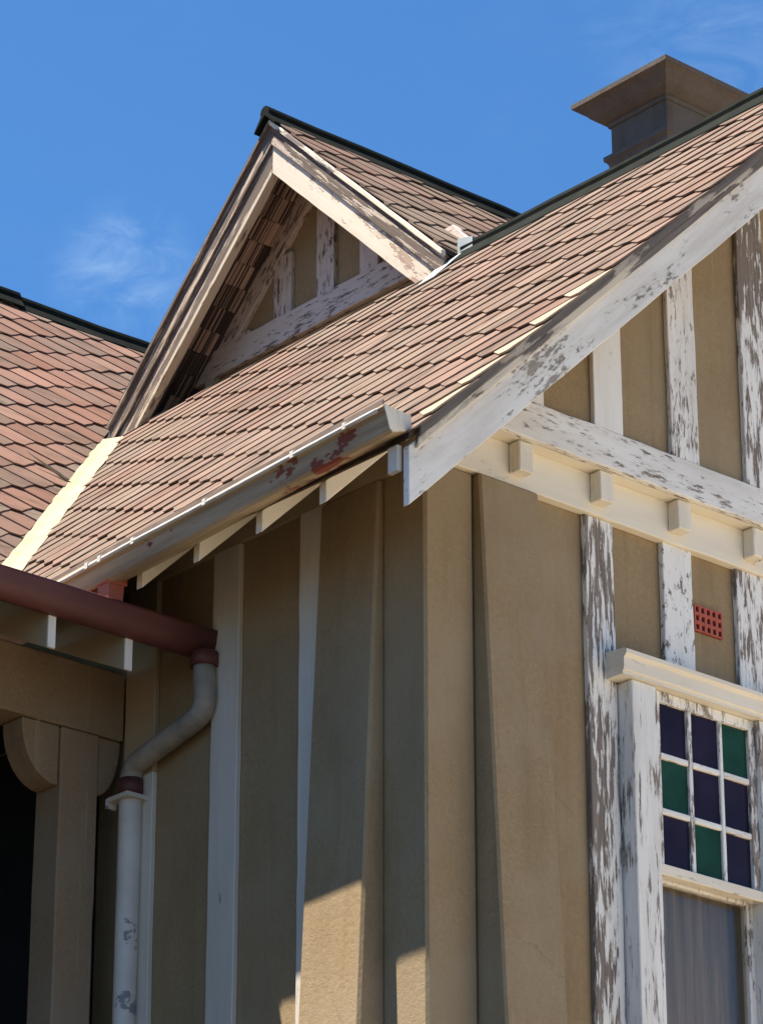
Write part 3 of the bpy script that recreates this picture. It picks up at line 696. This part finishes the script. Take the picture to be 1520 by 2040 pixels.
# short red spout dropping on to the verandah roof
spout = prism("spout", house, M_redpaint, [(-0.598, 1.335, 7.245), (-0.598, 1.335, 7.185), (-0.590, 1.335, 7.06), (-0.520, 1.335, 7.06), (-0.512, 1.335, 7.185), (-0.512, 1.335, 7.245)], (0, 0.075, 0), (0, 0, 1), 0.004, label="short red spout under the worn eave gutter")
prism("spout_collar", spout, M_redpaint, [(-0.612, 1.322, 7.255), (-0.606, 1.322, 7.205), (-0.504, 1.322, 7.205), (-0.498, 1.322, 7.272)], (0, 0.10, 0), (0, 0, 1), 0.004)
arc = [(-0.062 - 0.070 * math.cos(a_), -0.030 - 0.085 * math.sin(a_)) for a_ in [math.pi * k / 12 for k in range(13)]]
vg_prof = [(-0.138, 0.004), (-0.136, -0.010)] + arc + [(0.008, 0.0), (0.002, 0.0), (0.0, -0.03)] + [(q[0] * 0.92 - 0.005, q[1] * 0.92) for q in arc[::-1]] + [(-0.126, 0.004)]
red_gutter = sweep("gutter", house, M_redgut, vg_prof, [(-14, 1.445, 7.130), (-0.004, 1.445, 7.118)], (0, 1, 0), (0, 0, 1), seg=0.3, wob=0.004, smooth=True, label="dark red gutter along the verandah eave")
# outlet, offset and downpipe
import itertools
def bez(p, n=8):
    p = [V(q) for q in p]; out = []
    for k in range(n + 1):
        t_ = k / n; out.append(p[0] * (1 - t_) ** 2 + p[1] * 2 * t_ * (1 - t_) + p[2] * t_ * t_)
    return out
px_ = -0.068
path = [(px_, 1.345, 6.985), (px_, 1.340, 6.90)] + bez([(px_, 1.335, 6.84), (px_, 1.322, 6.752), (px_, 1.40, 6.730)], 5) + [(px_, 1.58, 6.690), (px_, 1.72, 6.660)] + bez([(px_, 1.79, 6.643), (px_, 1.842, 6.632), (px_, 1.842, 6.56)], 5)
downpipe = tube("downpipe", house, M_pipe, [(px_, 1.842, 6.555), (px_, 1.842, 6.49), (px_, 1.842, 3), (px_, 1.842, 0.05)], 0.050, 20, label="white downpipe beside the verandah post")
tube("pipe_offset", downpipe, M_offset, path, 0.049, 20)
tube("pipe_outlet", downpipe, M_redgut, [(px_, 1.345, 7.02), (px_, 1.345, 6.955)], 0.062, 16)
tube("pipe_collar", downpipe, M_redgut, [(px_, 1.842, 6.575), (px_, 1.842, 6.500)], 0.054, 16)
multi("pipe_clip", downpipe, M_pipe, [bx(px_ - 0.07, 1.775, 6.475, px_ + 0.06, 1.914, 6.495), bx(px_ - 0.069, 1.915, 6.45, px_ - 0.02, 1.93, 6.494)])

# ------------------------------------------------------------------ verandah
beam = box("verandah_beam", house, M_verandah, (-14, 1.955, 6.792), (-0.028, 2.15, 7.105), 'x', bevel=0.008)
def bracket(post, x0, dirn):
    c = []
    r = 0.20
    for k in range(9):
        a = k / 8 * math.pi / 2; c.append((x0 + dirn * r * math.cos(a) * 1.0, 1.975, 6.79 - 0.27 * math.sin(a) ** 1.0))
    pts = [(x0, 1.975, 6.79)] + c
    # quarter-round corbel, fat at the top
    prism("bracket", post, M_verandah, pts, (0, 0.15, 0), (1, 0, 0), 0.006)
for x0 in (-0.358, -2.6, -4.9, -7.2, -9.5, -11.8):
    post = box("verandah_post", house, M_verandah, (x0, 1.960, 0), (x0 + 0.202, 2.145, 6.790), 'z', bevel=0.008, wob=0.002)
    bracket(post, x0 - 0.002, -1); bracket(post, x0 + 0.204, 1 if x0 < -1 else 0.62)
for k in range(24):
    x = -0.455 - 0.4 * k
    zb = lambda y: 6.862 + 0.466 * (y - 1.40)
    t_ = prism("rafter_tail", verandah_roof, M_tan, [(x, 1.40, 6.862), (x, 1.954, zb(1.954)), (x, 1.954, zv(1.954) - 0.035), (x, 1.40, zv(1.40) - 0.035)], (0.040, 0, 0), (0, 1, 0.466), 0.003)  # tail sides painted darker for the shade under the verandah eave
    box("end_grain", t_, M_clean, (x + .001, 1.394, 6.866), (x + .039, 1.3995, zv(1.40) - 0.037), "z", bevel=0.0)
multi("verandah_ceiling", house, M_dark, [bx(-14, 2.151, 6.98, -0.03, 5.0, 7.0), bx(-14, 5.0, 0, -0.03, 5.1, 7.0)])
multi("verandah_shade_sheet", house, M_dark, [bx(-0.028, 2.16, 3.51, -0.003, 4.99, 6.97)])  # dark sheet over the plaster wall, added to blacken the verandah opening
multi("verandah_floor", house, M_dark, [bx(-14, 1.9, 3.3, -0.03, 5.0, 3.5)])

# ------------------------------------------------------------------ gablet
GX, GW = 2.62, 3.05
gablet_wall = prism("gablet_wall", house, M_plaster, [(GW, 2.78, zg(2.78) - .05), (GW, 5.71, zg(5.71) - .05), (GW, GY, GZ - .05)], (0.15, 0, 0), (0, 1, 0), 0)
gb = lambda y0, y1, z0, z1, m, nm: box(nm, gablet_wall, m, (GW - 0.03, y0, z0), (GW - 0.001, y1, z1), 'z', wob=0.003, face='x')
for yc in (4.24, 4.63, 3.85, 5.02, 3.46):
    zt = zg(yc) - 0.24
    if zt > 10.9: gb(yc - 0.08, yc + 0.08, 10.885, zt, M_pinkish, "timber_post")
prism("beam", gablet_wall, M_pinkish, [(GW - 0.045, 2.95, 10.70), (GW - 0.045, 5.54, 10.70), (GW - 0.045, 5.38, 10.88), (GW - 0.045, 3.11, 10.88)], (0.044, 0, 0), (0, 1, 0), wob=0.003)
multi("plaster_panel", gablet_wall, M_plaster, [([(GW - 0.012, 2.80, 10.2), (GW - 0.012, 5.69, 10.2), (GW - 0.012, 5.54, 10.69), (GW - 0.012, 2.95, 10.69)], (0.011, 0, 0))])
for sgn in (-1, 1):
    rk = lambda d, o: (GW - 0.038, GY + sgn * d, GZ - T * d + o)
    barge(gablet_wall, rk, sgn, 0.235, 0.06, 0, (0.037, 0, 0), M_pinkish, "rake_board", 1.10)
    bd = lambda d, o, x: (x, GY + sgn * d, GZ - T * d + o)
    left = sgn > 0
    barge(gablet_roof, lambda d, o: bd(d, o, GX), sgn, 0.329 if left else 0.362, 0.165, 0, (0.050, 0, 0), M_worn if left else M_gcream, "bargeboard", 1.49,
          "dark weathered bargeboard of the upper gable" if left else "cream bargeboard of the upper gable")
    if left: barge(gablet_roof, lambda d, o: bd(d, o, GX - 0.004), sgn, 0.372, 0.330, 0, (0.056, 0, 0), M_pale, "barge_edge", 1.49, "cream painted lower edge of the dark bargeboard")
    barge(gablet_roof, lambda d, o: bd(d, o, GX - 0.016), sgn, 0.178, 0.042, 0, (0.0155, 0, 0), M_worn, "barge_capping", 1.50)
    barge(gablet_roof, lambda d, o: bd(d, o, GX - 0.034), sgn, 0.050, 0.014, 0, (0.0335, 0, 0), M_worn if left else M_capstrip, "verge_fillet", 1.50)
    # soffit boards run back from the bargeboard to the wall
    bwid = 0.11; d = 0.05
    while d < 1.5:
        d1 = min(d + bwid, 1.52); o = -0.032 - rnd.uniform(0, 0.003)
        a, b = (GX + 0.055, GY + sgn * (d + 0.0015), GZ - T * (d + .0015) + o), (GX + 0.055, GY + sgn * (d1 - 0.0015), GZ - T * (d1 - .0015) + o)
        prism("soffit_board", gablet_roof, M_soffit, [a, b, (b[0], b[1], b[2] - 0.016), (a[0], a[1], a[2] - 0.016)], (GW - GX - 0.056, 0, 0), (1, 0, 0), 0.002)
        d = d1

# ------------------------------------------------------------------ chimney
cx0, cy0, cs = 4.50, 2.86, 0.47
chimney = multi("chimney", house, M_chimney, [bx(cx0, cy0, 8.5, cx0 + cs, cy0 + cs, 12.17)], 0.006)
def ring_stack(name, parent, mat, prof, label=None):
    """Square mouldings: prof = [(overhang, z)]."""
    bm = bmesh.new(); rings = []
    for o, z in prof:
        rings.append([bm.verts.new(p) for p in ((cx0 - o, cy0 - o, z), (cx0 + cs + o, cy0 - o, z), (cx0 + cs + o, cy0 + cs + o, z), (cx0 - o, cy0 + cs + o, z))])
    for A, B in zip(rings, rings[1:]):
        for k in range(4): bm.faces.new((A[k], A[(k + 1) % 4], B[(k + 1) % 4], B[k]))
    bm.faces.new(rings[0][::-1]); bm.faces.new(rings[-1])
    return finish(bm, name, mat, parent, label=label)
ring_stack("chimney_cap", chimney, M_chimney, [(0.001, 12.145), (0.012, 12.146), (0.014, 12.172), (0.030, 12.176), (0.055, 12.190), (0.085, 12.212), (0.108, 12.240), (0.128, 12.262), (0.150, 12.276), (0.166, 12.283), (0.168, 12.313), (0.10, 12.36), (-0.1, 12.37)])
ring_stack("chimney_band", chimney, M_chimney, [(0.001, 11.872), (0.010, 11.875), (0.014, 11.895), (0.024, 11.908), (0.034, 11.915), (0.035, 11.945), (0.001, 11.965)])
